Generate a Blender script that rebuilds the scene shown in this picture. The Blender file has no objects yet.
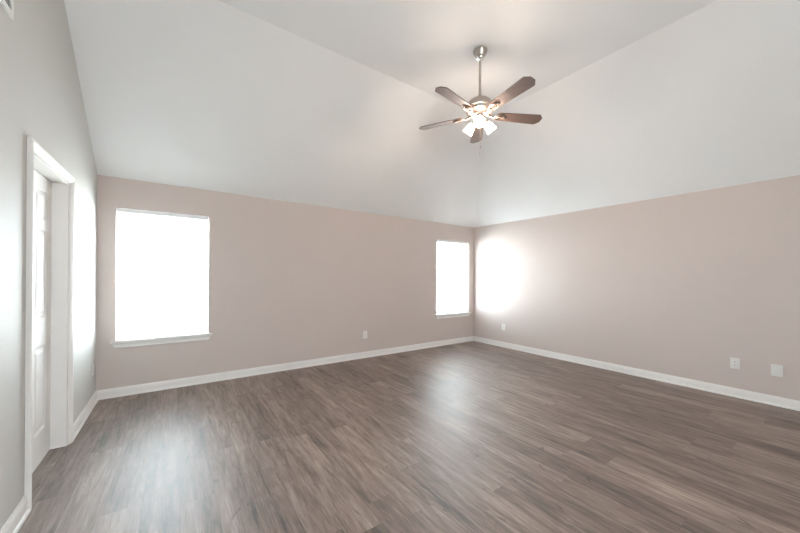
import bpy, bmesh, math, random
from mathutils import Vector, Matrix
random.seed(4)
S = bpy.context.scene
COL = S.collection
PI = math.pi

# ------------------------------------------------------------------ camera
F_PX, YAW, ROLL = 319.37, 0.6154, 0.0070
CAM = Vector((0.6849, -4.717, 1.3447))
fw = Vector((math.sin(YAW), math.cos(YAW), 0.0))
rt = Vector((math.cos(YAW), -math.sin(YAW), 0.0))
up = Vector((0, 0, 1))
r2 = rt * math.cos(ROLL) + up * math.sin(ROLL)
u2 = up * math.cos(ROLL) - rt * math.sin(ROLL)
cd = bpy.data.cameras.new('camera')
cam = bpy.data.objects.new('camera', cd)
COL.objects.link(cam)
cd.sensor_width = 36.0
cd.lens = F_PX * 36.0 / 800.0
cd.shift_y = (277.84 - 266.5) / 800.0
cd.clip_start = 0.02
M3 = Matrix((r2, u2, -fw)).transposed()
cam.matrix_world = Matrix.Translation(CAM) @ M3.to_4x4()
S.camera = cam

# ------------------------------------------------------------------ light and exposure
SKY = 14.0            # overcast daylight outside the windows
FAN = 30.0            # lit glass shades of the ceiling fan
S.view_settings.view_transform = 'Standard'
S.view_settings.look = 'None'
S.view_settings.gamma = 1.0
S.view_settings.use_curve_mapping = False
S.view_settings.exposure = 1.74
S.cycles.use_denoising = True
S.cycles.max_bounces = 14
S.cycles.diffuse_bounces = 10
S.cycles.transparent_max_bounces = 16
S.cycles.sample_clamp_indirect = 12.0

w = bpy.data.worlds.new('overcast_sky')
S.world = w
w.use_nodes = True
wn = w.node_tree.nodes['Background']
_tc = w.node_tree.nodes.new('ShaderNodeTexCoord'); _sp = w.node_tree.nodes.new('ShaderNodeSeparateXYZ'); _cr = w.node_tree.nodes.new('ShaderNodeValToRGB')
w.node_tree.links.new(_tc.outputs['Generated'], _sp.inputs[0]); _mr = w.node_tree.nodes.new('ShaderNodeMapRange')
_mr.inputs['From Min'].default_value = -1.0; w.node_tree.links.new(_sp.outputs['Z'], _mr.inputs['Value']); w.node_tree.links.new(_mr.outputs['Result'], _cr.inputs['Fac'])
_e = _cr.color_ramp.elements
_e[0].position = 0.44; _e[0].color = (0.80, 0.84, 0.84, 1)      # pale ground outside
_e[1].position = 0.50; _e[1].color = (0.86, 0.945, 1.0, 1)       # overcast sky
w.node_tree.links.new(_cr.outputs['Color'], wn.inputs['Color'])
wn.inputs['Strength'].default_value = SKY

ROOM_W, ROOM_Y = 5.975, -7.60          # right wall, rear wall
WALL_H, TOP_H, RUN = 2.44, 3.65, 1.653   # plate height, flat ceiling height, width of the sloped bands
T = 0.14                                # wall thickness
WIN = [(0.153, 1.043, 0.622, 2.112), (4.908, 5.818, 0.622, 2.120)]
SIDE = []    # windows in the right wall, behind the photographer (y0, y1, z0, z1)

REAR_FILL = [(0.9, 1.75, 0.622, 2.128)]                    # unseen window added in the rear wall as a source of fill light

def portal(x0, x1, z0, z1, y, facing):
    l = bpy.data.lights.new('daylight_portal', 'AREA')
    l.shape = 'RECTANGLE'; l.size = x1 - x0; l.size_y = z1 - z0
    l.cycles.is_portal = True
    o = bpy.data.objects.new('daylight_portal', l); COL.objects.link(o)
    o.location = ((x0 + x1) / 2, y, (z0 + z1) / 2)
    o.rotation_euler = (PI / 2 * (-1 if facing < 0 else 1), 0, 0)
    return o
for r in WIN: portal(*r, T + 0.02, -1)
for r in REAR_FILL: portal(*r, ROOM_Y - T - 0.02, 1)
for r in SIDE:
    l = portal(*r, 0, -1); l.location = (ROOM_W + T + 0.02, (r[0] + r[1]) / 2, (r[2] + r[3]) / 2); l.rotation_euler = (-PI / 2, 0, -PI / 2)

# ------------------------------------------------------------------ materials
def mat(name, col=(0.8, 0.8, 0.8), rough=0.5, metal=0.0, spec=0.5):
    m = bpy.data.materials.new(name); m.use_nodes = True
    b = m.node_tree.nodes['Principled BSDF']
    b.inputs['Base Color'].default_value = (*col, 1)
    b.inputs['Roughness'].default_value = rough
    b.inputs['Metallic'].default_value = metal
    b.inputs['Specular IOR Level'].default_value = spec
    return m

class NT:
    def __init__(self, m):
        self.t = m.node_tree; self.b = self.t.nodes['Principled BSDF']
    def n(self, kind, **kw):
        x = self.t.nodes.new(kind)
        for k, v in kw.items(): setattr(x, k, v)
        return x
    def l(self, a, b): self.t.links.new(a, b)
    def math(self, op, a, b=None):
        x = self.n('ShaderNodeMath', operation=op)
        for i, v in enumerate((a, b)):
            if v is None: continue
            if isinstance(v, (int, float)): x.inputs[i].default_value = v
            else: self.l(v, x.inputs[i])
        return x.outputs[0]

def paint(name, col, rough, bump=0.04, scale=220.0, spec=0.35, mottle=0.02):
    m = mat(name, col, rough, 0, spec); k = NT(m)
    tc = k.n('ShaderNodeTexCoord')
    no = k.n('ShaderNodeTexNoise'); no.inputs['Scale'].default_value = scale; no.inputs['Detail'].default_value = 3
    k.l(tc.outputs['Object'], no.inputs['Vector'])
    bp = k.n('ShaderNodeBump'); bp.inputs['Strength'].default_value = bump; bp.inputs['Distance'].default_value = 0.002
    k.l(no.outputs['Fac'], bp.inputs['Height']); k.l(bp.outputs['Normal'], k.b.inputs['Normal'])
    n2 = k.n('ShaderNodeTexNoise'); n2.inputs['Scale'].default_value = 1.3; n2.inputs['Detail'].default_value = 4
    k.l(tc.outputs['Object'], n2.inputs['Vector'])
    mx = k.n('ShaderNodeMix', data_type='RGBA')
    mx.inputs['A'].default_value = (*[c * (1 - mottle) for c in col], 1)
    mx.inputs['B'].default_value = (*[min(1, c * (1 + mottle)) for c in col], 1)
    k.l(n2.outputs['Fac'], mx.inputs['Factor']); k.l(mx.outputs['Result'], k.b.inputs['Base Color'])
    return m

M_WALL = paint('greige_wall_paint', (0.605, 0.530, 0.497), 0.62, spec=0.35)
M_WALL_L = paint('cool_lit_wall_paint', (0.555, 0.548, 0.525), 0.62, spec=0.35)  # greyer copy of the wall paint; cool window light put into its colour
M_CEIL = paint('white_ceiling_paint', (0.83, 0.83, 0.83), 0.85, bump=0.06)
M_TRIM = paint('white_trim_enamel', (0.80, 0.78, 0.76), 0.45, bump=0.01, spec=0.35)
M_DOOR = paint('white_door_paint', (0.78, 0.77, 0.75), 0.6, bump=0.01, spec=0.2)
M_VINYL = paint('white_window_vinyl', (0.84, 0.85, 0.86), 0.35, bump=0.0)
M_PLATE = paint('white_outlet_plastic', (0.80, 0.78, 0.75), 0.35, bump=0.0)
M_SLOT = mat('dark_outlet_slots', (0.10, 0.10, 0.11), 0.6)
M_VENT = paint('vent_enamel', (0.72, 0.72, 0.70), 0.4, bump=0.0)
M_VENTD = mat('vent_dark_recess', (0.10, 0.10, 0.10), 0.8)

def floor_mat():
    m = mat('grey_brown_plank_floor', (0.2, 0.16, 0.14), 0.45); k = NT(m)
    PW, PL = 0.180, 1.22
    geo = k.n('ShaderNodeNewGeometry')
    sp = k.n('ShaderNodeSeparateXYZ'); k.l(geo.outputs['Position'], sp.inputs[0])
    u = k.math('DIVIDE', sp.outputs['X'], PW)
    row = k.math('FLOOR', u)
    wr = k.n('ShaderNodeTexWhiteNoise', noise_dimensions='1D'); k.l(row, wr.inputs['W'])
    v = k.math('ADD', k.math('DIVIDE', sp.outputs['Y'], PL), wr.outputs['Value'])
    colm = k.math('FLOOR', v)
    cid = k.n('ShaderNodeCombineXYZ'); k.l(row, cid.inputs[0]); k.l(colm, cid.inputs[1])
    wn = k.n('ShaderNodeTexWhiteNoise', noise_dimensions='3D'); k.l(cid.outputs[0], wn.inputs['Vector'])
    rnd = wn.outputs['Value']
    # grain coordinates, shifted per plank
    sh = k.math('MULTIPLY', rnd, 37.0)
    gx = k.math('ADD', sp.outputs['X'], sh)
    def grain(sx, sy, scale, detail, rough, dist=0.0):
        c = k.n('ShaderNodeCombineXYZ')
        k.l(k.math('MULTIPLY', gx, sx), c.inputs[0]); k.l(k.math('MULTIPLY', sp.outputs['Y'], sy), c.inputs[1]); k.l(sh, c.inputs[2])
        no = k.n('ShaderNodeTexNoise'); no.inputs['Scale'].default_value = scale
        no.inputs['Detail'].default_value = detail; no.inputs['Roughness'].default_value = rough; no.inputs['Distortion'].default_value = dist
        k.l(c.outputs[0], no.inputs['Vector']); return no.outputs['Fac']
    broad = grain(1.0, 0.14, 9.0, 3.0, 0.55, 0.6)
    mid = grain(1.0, 0.075, 46.0, 5.0, 0.65, 0.5)
    fine = grain(1.0, 0.045, 190.0, 4.0, 0.7)
    blot = grain(1.0, 0.45, 6.5, 4.0, 0.6, 1.2)
    streak = grain(1.0, 0.085, 24.0, 3.0, 0.55, 0.9)
    knot = grain(1.0, 0.42, 15.0, 2.0, 0.5, 1.0)
    smear = grain(1.0, 0.11, 19.0, 4.0, 0.6, 1.4)
    dk = k.n('ShaderNodeMapRange'); dk.inputs['From Min'].default_value = 0.54; dk.inputs['From Max'].default_value = 0.72
    k.l(smear, dk.inputs['Value'])
    kr = k.n('ShaderNodeMapRange'); kr.inputs['From Min'].default_value = 0.66; kr.inputs['From Max'].default_value = 0.78
    k.l(knot, kr.inputs['Value'])
    def centred(x, a): return k.math('MULTIPLY', k.math('SUBTRACT', x, 0.5), a)
    tone = k.math('ADD', k.math('ADD', k.math('ADD', centred(rnd, 0.27), centred(broad, 0.58)), k.math('ADD', centred(streak, 0.95), k.math('ADD', centred(mid, 0.62), centred(fine, 0.75)))), k.math('SUBTRACT', k.math('ADD', centred(blot, 0.30), 0.5), k.math('ADD', k.math('MULTIPLY', kr.outputs['Result'], 0.34), k.math('MULTIPLY', dk.outputs['Result'], 0.30))))
    cr = k.n('ShaderNodeValToRGB')
    e = cr.color_ramp.elements
    e[0].position = 0.10; e[0].color = (0.048, 0.032, 0.025, 1)
    e[1].position = 0.95; e[1].color = (0.40, 0.312, 0.262, 1)
    a = cr.color_ramp.elements.new(0.40); a.color = (0.148, 0.100, 0.080, 1)
    a = cr.color_ramp.elements.new(0.62); a.color = (0.230, 0.166, 0.137, 1)
    k.l(tone, cr.inputs['Fac'])
    # seams
    fu = k.math('FRACT', u); fv = k.math('FRACT', v)
    eu = k.math('MULTIPLY', k.math('MINIMUM', fu, k.math('SUBTRACT', 1.0, fu)), PW)
    ev = k.math('MULTIPLY', k.math('MINIMUM', fv, k.math('SUBTRACT', 1.0, fv)), PL)
    ed = k.math('MINIMUM', eu, ev)
    mr = k.n('ShaderNodeMapRange'); mr.inputs['From Min'].default_value = 0.0006; mr.inputs['From Max'].default_value = 0.0022
    k.l(ed, mr.inputs['Value'])
    mx = k.n('ShaderNodeMix', data_type='RGBA', blend_type='MULTIPLY')
    mx.inputs['Factor'].default_value = 1.0
    k.l(cr.outputs['Color'], mx.inputs['A'])
    sc = k.n('ShaderNodeMapRange'); sc.inputs['To Min'].default_value = 0.70; sc.inputs['To Max'].default_value = 1.0
    k.l(mr.outputs['Result'], sc.inputs['Value'])
    cb = k.n('ShaderNodeCombineColor')
    for i in range(3): k.l(sc.outputs['Result'], cb.inputs[i])
    k.l(cb.outputs['Color'], mx.inputs['B'])
    k.l(mx.outputs['Result'], k.b.inputs['Base Color'])
    ro = k.n('ShaderNodeMapRange'); ro.inputs['To Min'].default_value = 0.46; ro.inputs['To Max'].default_value = 0.56
    k.l(mid, ro.inputs['Value']); k.l(ro.outputs['Result'], k.b.inputs['Roughness'])
    k.b.inputs['Specular IOR Level'].default_value = 1.0
    k.b.inputs['Coat Weight'].default_value = 0.35; k.b.inputs['Coat Roughness'].default_value = 0.46
    hb = k.math('ADD', k.math('MULTIPLY', fine, 0.35), k.math('ADD', k.math('MULTIPLY', mid, 0.35), mr.outputs['Result']))
    bp = k.n('ShaderNodeBump'); bp.inputs['Strength'].default_value = 0.16; bp.inputs['Distance'].default_value = 0.002
    k.l(hb, bp.inputs['Height']); k.l(bp.outputs['Normal'], k.b.inputs['Normal'])
    return m
M_FLOOR = floor_mat()

def brushed(name, col, rough):
    m = mat(name, col, rough, 1.0); k = NT(m)
    tc = k.n('ShaderNodeTexCoord'); mp = k.n('ShaderNodeMapping'); mp.inputs['Scale'].default_value = (8, 8, 400)
    k.l(tc.outputs['Object'], mp.inputs[0])
    no = k.n('ShaderNodeTexNoise'); no.inputs['Scale'].default_value = 3; k.l(mp.outputs[0], no.inputs['Vector'])
    mr = k.n('ShaderNodeMapRange'); mr.inputs['To Min'].default_value = rough - 0.06; mr.inputs['To Max'].default_value = rough + 0.08
    k.l(no.outputs['Fac'], mr.inputs['Value']); k.l(mr.outputs['Result'], k.b.inputs['Roughness'])
    return m
M_NICKEL = brushed('brushed_nickel', (0.50, 0.44, 0.40), 0.30)
M_CHROME = brushed('polished_nickel', (0.80, 0.76, 0.72), 0.16)

M_BRACKET = brushed('aged_nickel', (0.18, 0.145, 0.125), 0.45)

def blade_mat():
    m = mat('walnut_fan_blade', (0.10, 0.07, 0.055), 0.42); k = NT(m)
    tc = k.n('ShaderNodeTexCoord'); mp = k.n('ShaderNodeMapping'); mp.inputs['Scale'].default_value = (3, 60, 10)
    k.l(tc.outputs['Object'], mp.inputs[0])
    no = k.n('ShaderNodeTexNoise'); no.inputs['Scale'].default_value = 2.2; no.inputs['Detail'].default_value = 5; no.inputs['Distortion'].default_value = 0.4
    k.l(mp.outputs[0], no.inputs['Vector'])
    cr = k.n('ShaderNodeValToRGB'); e = cr.color_ramp.elements
    e[0].position = 0.3; e[0].color = (0.085, 0.056, 0.047, 1)
    e[1].position = 0.75; e[1].color = (0.17, 0.115, 0.095, 1)
    k.l(no.outputs['Fac'], cr.inputs['Fac']); k.l(cr.outputs['Color'], k.b.inputs['Base Color'])
    return m
M_BLADE = blade_mat()

def emit_mat(name, base, ecol, strength):
    m = mat(name, base, 0.35)
    b = m.node_tree.nodes['Principled BSDF']
    b.inputs['Emission Color'].default_value = (*ecol, 1)
    b.inputs['Emission Strength'].default_value = strength
    return m
M_SHADE = emit_mat('lit_frosted_glass', (0.9, 0.88, 0.85), (1.0, 0.80, 0.66), FAN)
M_BULB = emit_mat('lit_bulb', (0.9, 0.9, 0.9), (1.0, 0.82, 0.68), FAN * 1.6)

def glass_mat():
    m = bpy.data.materials.new('window_glass'); m.use_nodes = True
    t = m.node_tree; t.nodes.clear()
    o = t.nodes.new('ShaderNodeOutputMaterial'); mx = t.nodes.new('ShaderNodeMixShader')
    tr = t.nodes.new('ShaderNodeBsdfTransparent'); gl = t.nodes.new('ShaderNodeBsdfGlossy')
    tr.inputs['Color'].default_value = (0.95, 0.97, 0.97, 1); gl.inputs['Roughness'].default_value = 0.02
    mx.inputs[0].default_value = 0.06
    t.links.new(tr.outputs[0], mx.inputs[1]); t.links.new(gl.outputs[0], mx.inputs[2]); t.links.new(mx.outputs[0], o.inputs[0])
    return m
M_GLASS = glass_mat()

def slat_mat():
    m = bpy.data.materials.new('white_blind_slat'); m.use_nodes = True
    t = m.node_tree; b = t.nodes['Principled BSDF']; o = t.nodes['Material Output']
    b.inputs['Base Color'].default_value = (0.70, 0.71, 0.72, 1); b.inputs['Roughness'].default_value = 0.4
    tl = t.nodes.new('ShaderNodeBsdfTranslucent'); tl.inputs['Color'].default_value = (0.75, 0.77, 0.78, 1)
    mx = t.nodes.new('ShaderNodeMixShader'); mx.inputs[0].default_value = 0.4
    t.links.new(b.outputs[0], mx.inputs[1]); t.links.new(tl.outputs[0], mx.inputs[2]); t.links.new(mx.outputs[0], o.inputs[0])
    return m
M_SLAT = slat_mat()
M_WAND = mat('clear_grey_wand', (0.35, 0.37, 0.38), 0.3)

# ------------------------------------------------------------------ mesh helpers
def box(bm, x0, x1, y0, y1, z0, z1):
    vs = [bm.verts.new(p) for p in ((x0,y0,z0),(x1,y0,z0),(x1,y1,z0),(x0,y1,z0),(x0,y0,z1),(x1,y0,z1),(x1,y1,z1),(x0,y1,z1))]
    for f in ((0,3,2,1),(4,5,6,7),(0,1,5,4),(1,2,6,5),(2,3,7,6),(3,0,4,7)): bm.faces.new([vs[i] for i in f])
    return vs

def bevel(bm, wdt, seg=2, ang=40):
    es = [e for e in bm.edges if len(e.link_faces) == 2 and e.calc_face_angle(0) > math.radians(ang)]
    bmesh.ops.bevel(bm, geom=es, offset=wdt, segments=seg, affect='EDGES', profile=0.6)

def lathe(bm, prof, n=32, mtx=None, caps=True):
    rings = []
    for r, z in prof:
        if r < 1e-5: rings.append([bm.verts.new((0, 0, z))])
        else: rings.append([bm.verts.new((r * math.cos(2*PI*i/n), r * math.sin(2*PI*i/n), z)) for i in range(n)])
    for a, b in zip(rings, rings[1:]):
        for i in range(n):
            j = (i + 1) % n
            if len(a) == 1 and len(b) == 1: continue
            if len(a) == 1: bm.faces.new((a[0], b[j], b[i]))
            elif len(b) == 1: bm.faces.new((a[i], a[j], b[0]))
            else: bm.faces.new((a[i], a[j], b[j], b[i]))
    if caps:
        for r in (rings[0], rings[-1]):
            if len(r) > 2: bm.faces.new(r)
    if mtx is not None:
        bmesh.ops.transform(bm, matrix=mtx, verts=[v for r in rings for v in r])

def tube(bm, pts, r, n=8, closed=False):
    pts = [Vector(p) for p in pts]; rings = []
    m = len(pts)
    for i, p in enumerate(pts):
        d = (pts[(i+1) % m] - pts[i-1]) if closed else (pts[min(i+1, m-1)] - pts[max(i-1, 0)])
        d.normalize()
        a = d.orthogonal() if abs(d.z) > 0.99 else d.cross(Vector((0, 0, 1)))
        a.normalize(); b = d.cross(a)
        rr = r[i] if isinstance(r, (list, tuple)) else r
        rings.append([bm.verts.new(p + a * rr * math.cos(2*PI*k/n) + b * rr * math.sin(2*PI*k/n)) for k in range(n)])
    prs = list(zip(rings, rings[1:])) + ([(rings[-1], rings[0])] if closed else [])
    for a, b in prs:
        for k in range(n): bm.faces.new((a[k], a[(k+1) % n], b[(k+1) % n], b[k]))
    if not closed:
        bm.faces.new(rings[0]); bm.faces.new(rings[-1])

def obj(name, bm, m, parent=None, smooth=False, loc=None, rot=None):
    bmesh.ops.recalc_face_normals(bm, faces=bm.faces)
    me = bpy.data.meshes.new(name); bm.to_mesh(me); bm.free()
    me.materials.append(m)
    if smooth:
        for p in me.polygons: p.use_smooth = True
        me.set_sharp_from_angle(angle=math.radians(38))
    o = bpy.data.objects.new(name, me); COL.objects.link(o)
    if parent: o.parent = parent
    if loc: o.location = loc
    if rot: o.rotation_euler = rot
    return o

def struct(o, label=None):
    o['kind'] = 'structure'
    if label: o['label'] = label
    return o

def empty(name, loc, rot=(0, 0, 0)):
    o = bpy.data.objects.new(name, None); COL.objects.link(o)
    o.empty_display_size = 0.1
    o.location = loc; o.rotation_euler = rot
    return o

def tag(o, label, cat, group=None):
    o['label'] = label; o['category'] = cat
    if group: o['group'] = group
    return o

def grid_wall(name, a0, a1, z0, z1, holes, place, m):
    """wall slab from a0..a1 and z0..z1 with rectangular holes; place(a, d, z) maps to the room, d = 0 at the room face, T behind"""
    bm = bmesh.new()
    A = sorted({a0, a1, *[h[0] for h in holes], *[h[1] for h in holes]})
    Z = sorted({z0, z1, *[max(z0, h[2]) for h in holes], *[h[3] for h in holes]})
    def solid(i, j):
        if i < 0 or j < 0 or i >= len(A) - 1 or j >= len(Z) - 1: return False
        ca, cz = (A[i] + A[i+1]) / 2, (Z[j] + Z[j+1]) / 2
        return not any(h[0] < ca < h[1] and h[2] < cz < h[3] for h in holes)
    cache = {}
    def v(i, j, d):
        if (i, j, d) not in cache: cache[(i, j, d)] = bm.verts.new(place(A[i], T * d, Z[j]))
        return cache[(i, j, d)]
    for i in range(len(A) - 1):
        for j in range(len(Z) - 1):
            if not solid(i, j): continue
            for d in (0, 1): bm.faces.new((v(i,j,d), v(i+1,j,d), v(i+1,j+1,d), v(i,j+1,d)))
            for di, dj, p, q in ((-1,0,(0,0),(0,1)), (1,0,(1,0),(1,1)), (0,-1,(0,0),(1,0)), (0,1,(0,1),(1,1))):
                if not solid(i + di, j + dj):
                    P, Q = (i + p[0], j + p[1]), (i + q[0], j + q[1])
                    bm.faces.new((v(*P,0), v(*Q,0), v(*Q,1), v(*P,1)))
    return struct(obj(name, bm, m))

# ------------------------------------------------------------------ room shell
DOOR = (-1.968, -1.130, -1, 2.080)     # opening in the left wall: y0, y1, z0, z1
bm = bmesh.new(); box(bm, -T - 0.02, ROOM_W + T, ROOM_Y - T, T, -0.12, 0.0)
struct(obj('floor', bm, M_FLOOR))
grid_wall('wall_back', -T, ROOM_W + T, 0.0, WALL_H + 0.12, WIN, lambda a, d, z: (a, d, z), M_WALL)
grid_wall('wall_rear', -T, ROOM_W + T, 0.0, TOP_H + 0.1, REAR_FILL, lambda a, d, z: (a, ROOM_Y - d, z), M_WALL)
grid_wall('wall_left', ROOM_Y, 0.0, 0.0, TOP_H + 0.1, [DOOR], lambda a, d, z: (-d, a, z), M_WALL_L)
grid_wall('wall_right', ROOM_Y, 0.0, 0.0, WALL_H + 0.12, SIDE, lambda a, d, z: (ROOM_W + d, a, z), M_WALL)

bm = bmesh.new()
XR, YB = ROOM_W - RUN, -RUN
K = (TOP_H - WALL_H) / RUN
th = 0.10
def cv(x, y, z): return bm.verts.new((x, y, z))
def slab(pts):
    lo = [cv(*p) for p in pts]; hi = [cv(p[0], p[1], p[2] + th) for p in pts]
    bm.faces.new(lo); bm.faces.new(hi)
    for i in range(len(pts)):
        j = (i + 1) % len(pts); bm.faces.new((lo[i], lo[j], hi[j], hi[i]))
slab([(0, ROOM_Y, TOP_H), (0, YB, TOP_H), (XR, YB, TOP_H), (XR, ROOM_Y, TOP_H)])
slab([(0, 0, WALL_H), (ROOM_W, 0, WALL_H), (XR, YB, TOP_H), (0, YB, TOP_H)])
slab([(ROOM_W, 0, WALL_H), (ROOM_W, ROOM_Y, WALL_H), (XR, ROOM_Y, TOP_H), (XR, YB, TOP_H)])
struct(obj('ceiling', bm, M_CEIL))

# baseboards: profile (depth from wall, height), mitred at inside corners
BPROF = [(0, 0), (0.0245, 0), (0.0245, 0.008), (0.021, 0.016), (0.0135, 0.019), (0.0130, 0.072), (0.0105, 0.080), (0.0105, 0.086), (0.0065, 0.094), (0.0050, 0.1005), (0, 0.1005)]
def baseboard(name, s0, s1, place, m0, m1):
    """s runs along the wall; m0/m1 = 1 mitres that end inward by the depth, 0 leaves it square"""
    bm = bmesh.new()
    a = [bm.verts.new(place(s0 + m0 * d, d, z)) for d, z in BPROF]
    b = [bm.verts.new(place(s1 - m1 * d, d, z)) for d, z in BPROF]
    n = len(BPROF)
    for i in range(n): bm.faces.new((a[i], a[(i+1) % n], b[(i+1) % n], b[i]))
    bm.faces.new(a); bm.faces.new(b)
    return struct(obj(name, bm, M_TRIM))
baseboard('baseboard_back', 0, ROOM_W, lambda s, d, z: (s, -d, z), 1, 1)
baseboard('baseboard_right', ROOM_Y, 0, lambda s, d, z: (ROOM_W - d, s, z), 1, 1)
baseboard('baseboard_left', -1.075, 0, lambda s, d, z: (d, s, z), 0, 1)
baseboard('baseboard_left', ROOM_Y, -2.022, lambda s, d, z: (d, s, z), 1, 0)
baseboard('baseboard_rear', 0, ROOM_W, lambda s, d, z: (s, ROOM_Y + d, z), 1, 1)

# ------------------------------------------------------------------ windows
def window(idx, x0, x1, z0, z1, place, front=True):
    """place(x, d, z): d = 0 at the room face, positive outwards"""
    root = struct(empty('window_%d' % idx, place((x0 + x1) / 2, 0, z0)))
    off = Vector(root.location)
    def pb(bm, a0, a1, d0, d1, h0, h1):
        p, q = Vector(place(a0, d0, h0)) - off, Vector(place(a1, d1, h1)) - off
        lo = [min(p[i], q[i]) for i in range(3)]; hi = [max(p[i], q[i]) for i in range(3)]
        box(bm, lo[0], hi[0], lo[1], hi[1], lo[2], hi[2])
    def ring(name, a0, a1, h0, h1, d0, d1, wd, m=M_VINYL):
        bm = bmesh.new()
        pb(bm, a0, a0 + wd, d0, d1, h0, h1); pb(bm, a1 - wd, a1, d0, d1, h0, h1)
        pb(bm, a0 + wd, a1 - wd, d0, d1, h0, h0 + wd); pb(bm, a0 + wd, a1 - wd, d0, d1, h1 - wd, h1)
        bevel(bm, 0.002, 1)
        return obj(name, bm, m, root)
    zm = (z0 + z1) / 2
    ring('window_frame', x0, x1, z0, z1, 0.086, 0.138, 0.030)
    su = ring('upper_sash', x0 + 0.031, x1 - 0.031, zm - 0.018, z1 - 0.031, 0.114, 0.134, 0.034)
    sl = ring('lower_sash', x0 + 0.031, x1 - 0.031, z0 + 0.031, zm + 0.018, 0.090, 0.112, 0.036)
    bm = bmesh.new(); pb(bm, x0 + 0.066, x1 - 0.066, 0.122, 0.126, zm + 0.017, z1 - 0.066); obj('glass_pane', bm, M_GLASS, su)
    bm = bmesh.new(); pb(bm, x0 + 0.068, x1 - 0.068, 0.099, 0.103, z0 + 0.068, zm - 0.019); obj('glass_pane', bm, M_GLASS, sl)
    # stool with horns, apron with tapered ends
    bm = bmesh.new(); pb(bm, x0 - 0.040, x1 + 0.040, -0.036, -0.0005, z0 - 0.020, z0 + 0.001); pb(bm, x0 + .0005, x1 - .0005, -0.0005, 0.085, z0 - 0.0, z0 + 0.001 + .002)
    bevel(bm, 0.004, 2); obj('window_sill', bm, M_TRIM, root)
    bm = bmesh.new()
    prof = [(-0.0005, 0), (-0.016, 0), (-0.018, 0.006), (-0.014, 0.012), (-0.014, 0.040), (-0.020, 0.050), (-0.020, 0.0585), (-0.0005, 0.0585)]
    ends = []
    for a, sgn in ((x0 - 0.030, 1), (x1 + 0.030, -1)):
        ends.append([bm.verts.new(Vector(place(a + sgn * 0.026 * (1 - h / 0.0585), d, z0 - 0.079 + h)) - off) for d, h in prof])
    n = len(prof)
    for i in range(n): bm.faces.new((ends[0][i], ends[0][(i+1) % n], ends[1][(i+1) % n], ends[1][i]))
    bm.faces.new(ends[0]); bm.faces.new(ends[1])
    obj('window_apron', bm, M_TRIM, root)
    return root
window(1, *WIN[0], lambda x, d, z: (x, d, z))
window(2, *WIN[1], lambda x, d, z: (x, d, z))
for i_, r in enumerate(REAR_FILL): window(5 + i_, *r, lambda x, d, z: (x, ROOM_Y - d, z))  # added window behind the camera, there only to let fill light in
for i_, r in enumerate(SIDE): window(3 + i_, *r, lambda y, d, z: (ROOM_W + d, y, z))

def blind(x0, x1, z0, z1, label, wand):
    root = tag(empty('window_blind', ((x0 + x1) / 2, 0.040, z1)), label, 'window blind', 'white slatted window blinds')
    hw = (x1 - x0) / 2 - 0.006
    H = z1 - z0
    bm = bmesh.new(); box(bm, -hw, hw, -0.022, 0.022, -0.052, -0.002); bevel(bm, 0.003, 2); obj('headrail', bm, M_VINYL, root)
    zb = -H + 0.040
    bm = bmesh.new(); n = 66; sw = 0.0125; hs = hw - 0.006
    tilt = math.radians(-6)
    for i in range(n):
        z = -0.066 - (i + 0.5) * (-0.066 - zb - 0.018) / n
        pr = []
        for side, t in ((-1, 0), (0, 0.0018), (1, 0)):
            pr.append((side * sw * math.cos(tilt), z + t + side * sw * math.sin(tilt)))
        L = [[bm.verts.new((sx * hs, y, zz)) for y, zz in pr] for sx in (-1, 1)]
        B = [[bm.verts.new((sx * hs, y, zz - 0.0006)) for y, zz in pr] for sx in (-1, 1)]
        for q in (0, 1):
            bm.faces.new((L[0][q], L[1][q], L[1][q+1], L[0][q+1])); bm.faces.new((B[0][q], B[0][q+1], B[1][q+1], B[1][q]))
        bm.faces.new((L[0][0], B[0][0], B[1][0], L[1][0])); bm.faces.new((L[0][2], L[1][2], B[1][2], B[0][2]))
        for s_ in (0, 1): bm.faces.new((L[s_][0], L[s_][1], L[s_][2], B[s_][2], B[s_][1], B[s_][0]))
    obj('slats', bm, M_SLAT, root)
    bm = bmesh.new(); box(bm, -hs, hs, -0.013, 0.013, zb - 0.010, zb + 0.010); bevel(bm, 0.004, 2); obj('bottom_rail', bm, M_VINYL, root)
    for sx in (-0.62, 0.62):
        bm = bmesh.new()
        tube(bm, [(sx * hw, -0.0145, -0.052), (sx * hw, -0.0145, zb)], 0.0009, 6)
        tube(bm, [(sx * hw, 0.0145, -0.052), (sx * hw, 0.0145, zb)], 0.0009, 6)
        obj('ladder_cord', bm, M_VINYL, root)
    if wand:
        bm = bmesh.new(); tube(bm, [(-hw + 0.105, -0.027, -0.045), (-hw + 0.105, -0.028, -0.20), (-hw + 0.106, -0.029, -0.66)], 0.0038, 8)
        obj('tilt_wand', bm, M_WAND, root, True)
    return root
blind(*WIN[0], 'white slatted blind lowered in the window nearer the door, with a tilt wand', True)
blind(*WIN[1], 'white slatted blind lowered in the window beside the far corner', False)

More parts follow.
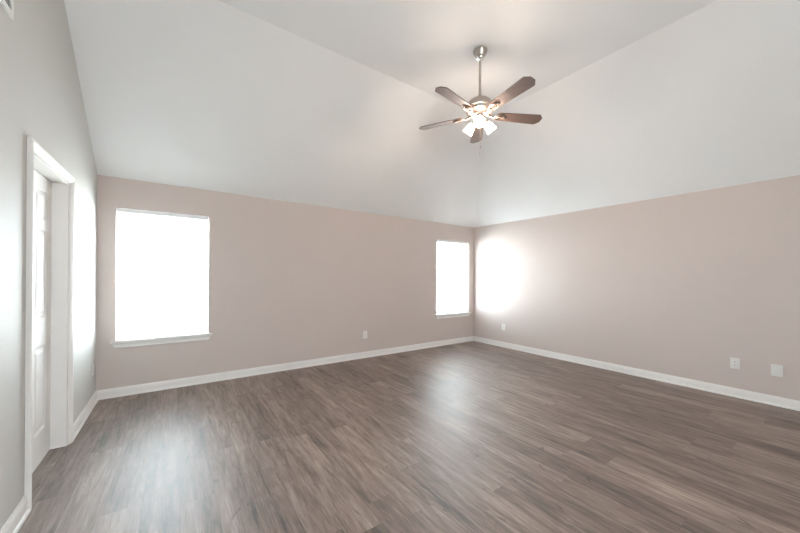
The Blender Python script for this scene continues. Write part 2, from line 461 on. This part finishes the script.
# ------------------------------------------------------------------ door in the left wall
root = struct(empty('door_1', (0, -1.54, 0)), 'white six-panel door set back in a deep cased opening')
oy = -1.54
y0, y1, _, zt = DOOR
bm = bmesh.new()       # jamb lining
box(bm, -T + 0.002, 0.0, y0 + 0.0005 - oy, y0 + 0.018 - oy, 0.0005, zt - 0.0005)
box(bm, -T + 0.002, 0.0, y1 - 0.018 - oy, y1 - 0.0005 - oy, 0.0005, zt - 0.0005)
box(bm, -T + 0.002, 0.0, y0 + 0.018 - oy, y1 - 0.018 - oy, zt - 0.018, zt - 0.0005)
obj('door_jamb', bm, M_TRIM, root)
bm = bmesh.new()       # stop the door closes against, added unseen to block daylight at the gaps
for a, b, z0_, z1_ in ((y0 + 0.018, y0 + 0.034, 0.0005, zt - 0.018), (y1 - 0.034, y1 - 0.018, 0.0005, zt - 0.018), (y0 + 0.034, y1 - 0.034, zt - 0.034, zt - 0.018)):
    box(bm, -T + 0.003, -0.127, a - oy, b - oy, z0_, z1_)
obj('door_light_stop', bm, M_TRIM, root)
# casing: stepped profile, mitred over the head
CPROF = [(0, 0.0005), (0, 0.010), (0.005, 0.015), (0.014, 0.015), (0.018, 0.019), (0.026, 0.0195), (0.030, 0.023), (0.046, 0.025), (0.051, 0.022), (0.054, 0.015), (0.054, 0.0005)]
for s_, yy in ((-1, y0), (1, y1)):
    bm = bmesh.new()
    rings = [[bm.verts.new((x, yy + s_ * a - oy, z + (a if z else 0.0005))) for a, x in CPROF] for z in (0, zt)]
    n = len(CPROF)
    for i in range(n): bm.faces.new((rings[0][i], rings[0][(i+1) % n], rings[1][(i+1) % n], rings[1][i]))
    bm.faces.new(rings[0]); bm.faces.new(rings[1])
    obj('door_casing', bm, M_TRIM, root)
bm = bmesh.new()
rings = [[bm.verts.new((x, yy + s_ * a - oy, zt + a)) for a, x in CPROF] for s_, yy in ((-1, y0), (1, y1))]
for i in range(n): bm.faces.new((rings[0][i], rings[0][(i+1) % n], rings[1][(i+1) % n], rings[1][i]))
bm.faces.new(rings[0]); bm.faces.new(rings[1])
obj('head_casing', bm, M_TRIM, root)
# slab with six raised panels
dy0, dy1 = y0 + 0.025, y1 - 0.026
fx, bx = -0.090, -0.125
bm = bmesh.new()
Wd = dy1 - dy0
st, mu = 0.110, 0.100
pw = (Wd - 2 * st - mu) / 2
ya = [(dy0 + st, dy0 + st + pw), (dy1 - st - pw, dy1 - st)]
zp = [(0.23, 0.84), (1.04, 1.67), (1.745, 1.955)]
Y = sorted({dy0, dy1, *[v for p in ya for v in p]}); Zs = sorted({0.006, zt - 0.021, *[v for p in zp for v in p]})
cache = {}
def dv(x, y, z):
    k_ = (round(x, 5), round(y, 5), round(z, 5))
    if k_ not in cache: cache[k_] = bm.verts.new((x, y - oy, z))
    return cache[k_]
for i in range(len(Y) - 1):
    for j in range(len(Zs) - 1):
        a0, a1, b0, b1 = Y[i], Y[i+1], Zs[j], Zs[j+1]
        bm.faces.new((dv(bx,a0,b0), dv(bx,a0,b1), dv(bx,a1,b1), dv(bx,a1,b0)))
        if (a0, a1) in ya and (b0, b1) in zp:
            prev = (fx, 0.0)
            for x, ins in ((fx - 0.009, 0.010), (fx - 0.009, 0.022), (fx - 0.002, 0.045)):
                q0 = [(a0 + prev[1], b0 + prev[1]), (a1 - prev[1], b0 + prev[1]), (a1 - prev[1], b1 - prev[1]), (a0 + prev[1], b1 - prev[1])]
                q1 = [(a0 + ins, b0 + ins), (a1 - ins, b0 + ins), (a1 - ins, b1 - ins), (a0 + ins, b1 - ins)]
                for q in range(4):
                    r_ = (q + 1) % 4
                    bm.faces.new((dv(prev[0], *q0[q]), dv(prev[0], *q0[r_]), dv(x, *q1[r_]), dv(x, *q1[q])))
                prev = (x, ins)
            bm.faces.new([dv(prev[0], *p) for p in q1])
        else:
            bm.faces.new((dv(fx,a0,b0), dv(fx,a1,b0), dv(fx,a1,b1), dv(fx,a0,b1)))
for i in range(len(Y) - 1):
    for z in (Zs[0], Zs[-1]): bm.faces.new((dv(fx,Y[i],z), dv(fx,Y[i+1],z), dv(bx,Y[i+1],z), dv(bx,Y[i],z)))
for j in range(len(Zs) - 1):
    for y in (Y[0], Y[-1]): bm.faces.new((dv(fx,y,Zs[j]), dv(fx,y,Zs[j+1]), dv(bx,y,Zs[j+1]), dv(bx,y,Zs[j])))
leaf = obj('door_leaf', bm, M_DOOR, root)
bm = bmesh.new()
mk = Matrix.Translation((fx, dy0 + 0.065 - oy, 0.93)) @ Matrix.Rotation(PI / 2, 4, 'Y')
lathe(bm, [(0, 0), (0.031, 0), (0.031, 0.005), (0.022, 0.010), (0.012, 0.014), (0.012, 0.034), (0.022, 0.042), (0.027, 0.052), (0.024, 0.062), (0.012, 0.067), (0, 0.068)], 24, mk, False)
obj('door_knob', bm, M_NICKEL, leaf, True)

# ------------------------------------------------------------------ ceiling fan
FX, FY = 3.199, -2.538
fan = tag(empty('ceiling_fan', (FX, FY, TOP_H)), 'five-blade brushed nickel ceiling fan with three lit glass shades on a downrod', 'ceiling fan')
bm = bmesh.new()
lathe(bm, [(0, 0), (0.066, 0), (0.069, -0.004), (0.069, -0.016), (0.065, -0.022), (0.049, -0.058), (0.045, -0.064), (0.028, -0.067), (0, -0.067)], 40, None, False)
obj('canopy', bm, M_NICKEL, fan, True)
bm = bmesh.new()
lathe(bm, [(0.014, -0.067), (0.036, -0.068), (0.039, -0.076), (0.034, -0.085), (0.016, -0.089)], 32)
obj('canopy_ring', bm, M_CHROME, fan, True)
bm = bmesh.new(); lathe(bm, [(0.0125, -0.07), (0.0125, -0.50)], 20)
obj('downrod', bm, M_NICKEL, fan, True)
bm = bmesh.new()
lathe(bm, [(0.013, -0.455), (0.021, -0.458), (0.024, -0.470), (0.024, -0.485), (0.050, -0.490), (0.082, -0.502), (0.110, -0.523), (0.128, -0.550), (0.136, -0.578), (0.140, -0.582), (0.140, -0.596), (0.134, -0.600),
           (0.134, -0.628), (0.118, -0.640), (0.084, -0.648), (0.084, -0.664), (0.070, -0.672), (0, -0.672)], 48, None, False)
mh = obj('motor_housing', bm, M_NICKEL, fan, True)
for i in range(10):     # bright vent windows round the motor band
    a = 2 * PI * i / 10 + 0.1
    bm = bmesh.new(); box(bm, 0.1325, 0.138, -0.022, 0.022, -0.624, -0.605); bevel(bm, 0.002, 1)
    obj('motor_vent', bm, M_CHROME, mh, False, None, (0, 0, a))
BZ = -0.655
PITCH = math.radians(12)
for k_ in range(5):
    ang = math.radians(-99.3 + 72 * k_)
    # bracket: arm from the motor, opening into an oval ring under the blade root
    bm = bmesh.new()
    tube(bm, [(0.070, 0, 0.012), (0.105, 0, 0.000), (0.135, 0, -0.008), (0.158, 0, -0.010)], [0.013, 0.012, 0.010, 0.009], 10)
    tube(bm, [(0.205 + 0.052 * math.cos(t), 0.034 * math.sin(t), -0.010) for t in [2 * PI * q / 28 for q in range(28)]], 0.0075, 8, True)
    tube(bm, [(0.207 + 0.026 * math.cos(t), 0.016 * math.sin(t), -0.011) for t in [2 * PI * q / 20 for q in range(20)]], 0.006, 8, True)
    lathe(bm, [(0, -0.018), (0.008, -0.016), (0.010, -0.009), (0.010, -0.002)], 12, Matrix.Translation((0.270, 0, 0)))
    for sy in (-0.028, 0.028):
        lathe(bm, [(0, -0.017), (0.006, -0.015), (0.008, -0.008), (0.008, -0.002)], 12, Matrix.Translation((0.222, sy, 0)))
    tube(bm, [(0.255, 0, -0.009), (0.285, 0, -0.006)], [0.008, 0.004], 8)
    br = obj('blade_bracket', bm, M_BRACKET, fan, True, (0, 0, BZ), (0, 0, 0))
    br.rotation_euler = (Matrix.Rotation(ang, 3, 'Z') @ Matrix.Rotation(-PITCH, 3, 'X')).to_euler()
    bm = bmesh.new()
    out = [(0.180, -0.034), (0.196, -0.050), (0.230, -0.055), (0.618, -0.070), (0.628, -0.066), (0.658, -0.034), (0.664, -0.026), (0.664, 0.026), (0.658, 0.034), (0.628, 0.066), (0.618, 0.070), (0.230, 0.055), (0.196, 0.050), (0.180, 0.034)]
    lo = [bm.verts.new((x, y, -0.001)) for x, y in out]; hi = [bm.verts.new((x, y, 0.006)) for x, y in out]
    bm.faces.new(lo); bm.faces.new(hi)
    for i in range(len(out)):
        j = (i + 1) % len(out); bm.faces.new((lo[i], lo[j], hi[j], hi[i]))
    bl = obj('blade', bm, M_BLADE, fan, False, (0, 0, BZ))
    bl.rotation_euler = br.rotation_euler
# light kit
bm = bmesh.new()
lathe(bm, [(0.0, -0.672), (0.046, -0.673), (0.052, -0.682), (0.052, -0.700), (0.040, -0.716), (0.030, -0.732), (0.018, -0.742), (0.006, -0.748), (0, -0.752)], 36, None, False)
SH_A = [math.radians(-139 + 120 * q) for q in range(3)]
TILT = math.radians(42)
for a in SH_A:
    d = Vector((math.cos(a), math.sin(a), 0))
    tube(bm, [d * 0.036 + Vector((0, 0, -0.698)), d * 0.058 + Vector((0, 0, -0.700)), d * 0.074 + Vector((0, 0, -0.716))], 0.009, 10)
kit = obj('light_kit', bm, M_BRACKET, fan, True)
for a in SH_A:
    d = Vector((math.cos(a), math.sin(a), 0))
    base = d * 0.070 + Vector((0, 0, -0.712))
    axis = (d * math.sin(TILT) + Vector((0, 0, -math.cos(TILT)))).normalized()
    q = Vector((0, 0, 1)).rotation_difference(axis).to_matrix().to_4x4()
    mt = Matrix.Translation(base) @ q
    bm = bmesh.new()
    lathe(bm, [(0.018, -0.006), (0.024, 0.002), (0.024, 0.016), (0.018, 0.018)], 24, mt); obj('shade_holder', bm, M_CHROME, kit, True)
    bm = bmesh.new()
    lathe(bm, [(0.022, 0.012), (0.030, 0.024), (0.037, 0.045), (0.041, 0.070), (0.047, 0.098), (0.052, 0.110), (0.049, 0.110), (0.044, 0.097), (0.038, 0.070), (0.034, 0.046), (0.027, 0.027), (0.019, 0.016)], 32, mt)
    obj('glass_shade', bm, M_SHADE, kit, True)
    bm = bmesh.new()
    lathe(bm, [(0.0, 0.018), (0.012, 0.020), (0.014, 0.040), (0.024, 0.062), (0.027, 0.078), (0.022, 0.095), (0.010, 0.103), (0, 0.104)], 20, mt, False)
    obj('bulb', bm, M_BULB, kit, True)
for dx, dy, ln in ((-0.014, -0.024, 0.27), (0.016, 0.010, 0.31)):
    bm = bmesh.new()
    z = -0.712
    tube(bm, [(dx * 1.3, dy * 1.3, z), (dx * 1.5, dy * 1.5, z - 0.03), (dx * 1.5, dy * 1.5, z - ln)], 0.0011, 6)
    lathe(bm, [(0, 0.004), (0.004, 0), (0.0055, -0.014), (0.003, -0.026), (0, -0.027)], 12, Matrix.Translation((dx * 1.5, dy * 1.5, z - ln)), False)
    obj('pull_chain', bm, M_NICKEL, fan, True)

# ------------------------------------------------------------------ outlets and plates (local frame: wall plane = XZ, faces -Y)
def plate_bm(hw, hh, t):
    bm = bmesh.new(); box(bm, -hw, hw, -t, -0.0003, -hh, hh); bevel(bm, 0.0028, 2); return bm
def screw(parent, z):
    bm = bmesh.new(); lathe(bm, [(0, 0.0006), (0.0025, 0.0004), (0.0032, -0.0006)], 12, Matrix.Translation((0, -0.0062, z)) @ Matrix.Rotation(PI / 2, 4, 'X'), False)
    obj('screw', bm, M_PLATE, parent, True)
HW, HH = 0.040, 0.0615
proto = empty('wall_outlet', (3.308, 0, 0.385))
obj('cover_plate', plate_bm(HW, HH, 0.0062), M_PLATE, proto)
for z in (0.0195, -0.0195):
    bm = bmesh.new(); box(bm, -0.0170, 0.0170, -0.0085, -0.0055, z - 0.0140, z + 0.0140); bevel(bm, 0.003, 2)
    rc = obj('receptacle', bm, M_PLATE, proto)
    bm = bmesh.new()
    box(bm, -0.0080, -0.0055, -0.0089, -0.0080, z - 0.001, z + 0.008); box(bm, 0.0055, 0.0080, -0.0089, -0.0080, z - 0.001, z + 0.007)
    lathe(bm, [(0.0028, -0.0004), (0.0028, 0.0005)], 12, Matrix.Translation((0, -0.0085, z - 0.0075)) @ Matrix.Rotation(PI / 2, 4, 'X'))
    obj('outlet_slots', bm, M_SLOT, rc)
screw(proto, 0.0)
G = 'duplex wall outlets'
tag(proto, 'white duplex outlet low on the back wall, between the two windows', 'wall outlet', G)
def copy_tree(o, parent=None):
    c = o.copy(); COL.objects.link(c); c.parent = parent
    for ch in [x for x in bpy.data.objects if x.parent == o]: copy_tree(ch, c)
    return c
for loc, rz, lab in (((ROOM_W, -0.770, 0.393), PI * 1.5, 'white duplex outlet on the right wall just past the far corner, beside the window'),
                     ((ROOM_W, -3.945, 0.386), PI * 1.5, 'white duplex outlet with dark slots on the right wall, left of a plain plate'),
                     ((0.0, -0.200, 0.375), PI / 2, 'white outlet seen edge-on on the left wall between door and corner')):
    c = copy_tree(proto); c.location = loc; c.rotation_euler = (0, 0, rz); c['label'] = lab
pl = tag(empty('wall_plate', (ROOM_W, -4.257, 0.377), (0, 0, PI * 1.5)), 'plain white wall plate without slots on the right wall, rightmost of all plates', 'wall plate')
obj('cover_plate', plate_bm(0.0425, HH, 0.0062), M_PLATE, pl)
bm = bmesh.new(); box(bm, -0.0170, 0.0170, -0.0072, -0.0055, -0.0335, 0.0335); bevel(bm, 0.0012, 2); obj('blank_insert', bm, M_PLATE, pl)
screw(pl, 0.048); screw(pl, -0.048)

# ------------------------------------------------------------------ air return grille high on the left wall
vw, vh = 0.42, 0.26
vr = tag(empty('air_vent', (0.0, -2.244 - vw / 2, 2.646 + vh / 2), (0, 0, PI / 2)), 'white louvred air vent high on the left wall, cut off by the top left corner', 'air vent')
bm = bmesh.new()
b_ = 0.026
box(bm, -vw/2, vw/2, -0.009, -0.0004, -vh/2, -vh/2 + b_); box(bm, -vw/2, vw/2, -0.009, -0.0004, vh/2 - b_, vh/2)
box(bm, -vw/2, -vw/2 + b_, -0.009, -0.0004, -vh/2 + b_, vh/2 - b_); box(bm, vw/2 - b_, vw/2, -0.009, -0.0004, -vh/2 + b_, vh/2 - b_)
bevel(bm, 0.002, 1); obj('vent_frame', bm, M_VENT, vr)
bm = bmesh.new(); box(bm, -vw/2 + b_, vw/2 - b_, -0.0015, -0.0004, -vh/2 + b_, vh/2 - b_); obj('vent_recess', bm, M_VENTD, vr)
bm = bmesh.new()
nL = 12
for i in range(nL):
    z = -vh/2 + b_ + (i + 0.5) * (vh - 2 * b_) / nL
    v = box(bm, -vw/2 + b_, vw/2 - b_, -0.0085, -0.0020, z - 0.0012, z + 0.0012)
    for q in v:
        if q.co.y < -0.005: q.co.z -= 0.006
obj('louvres', bm, M_VENT, vr)
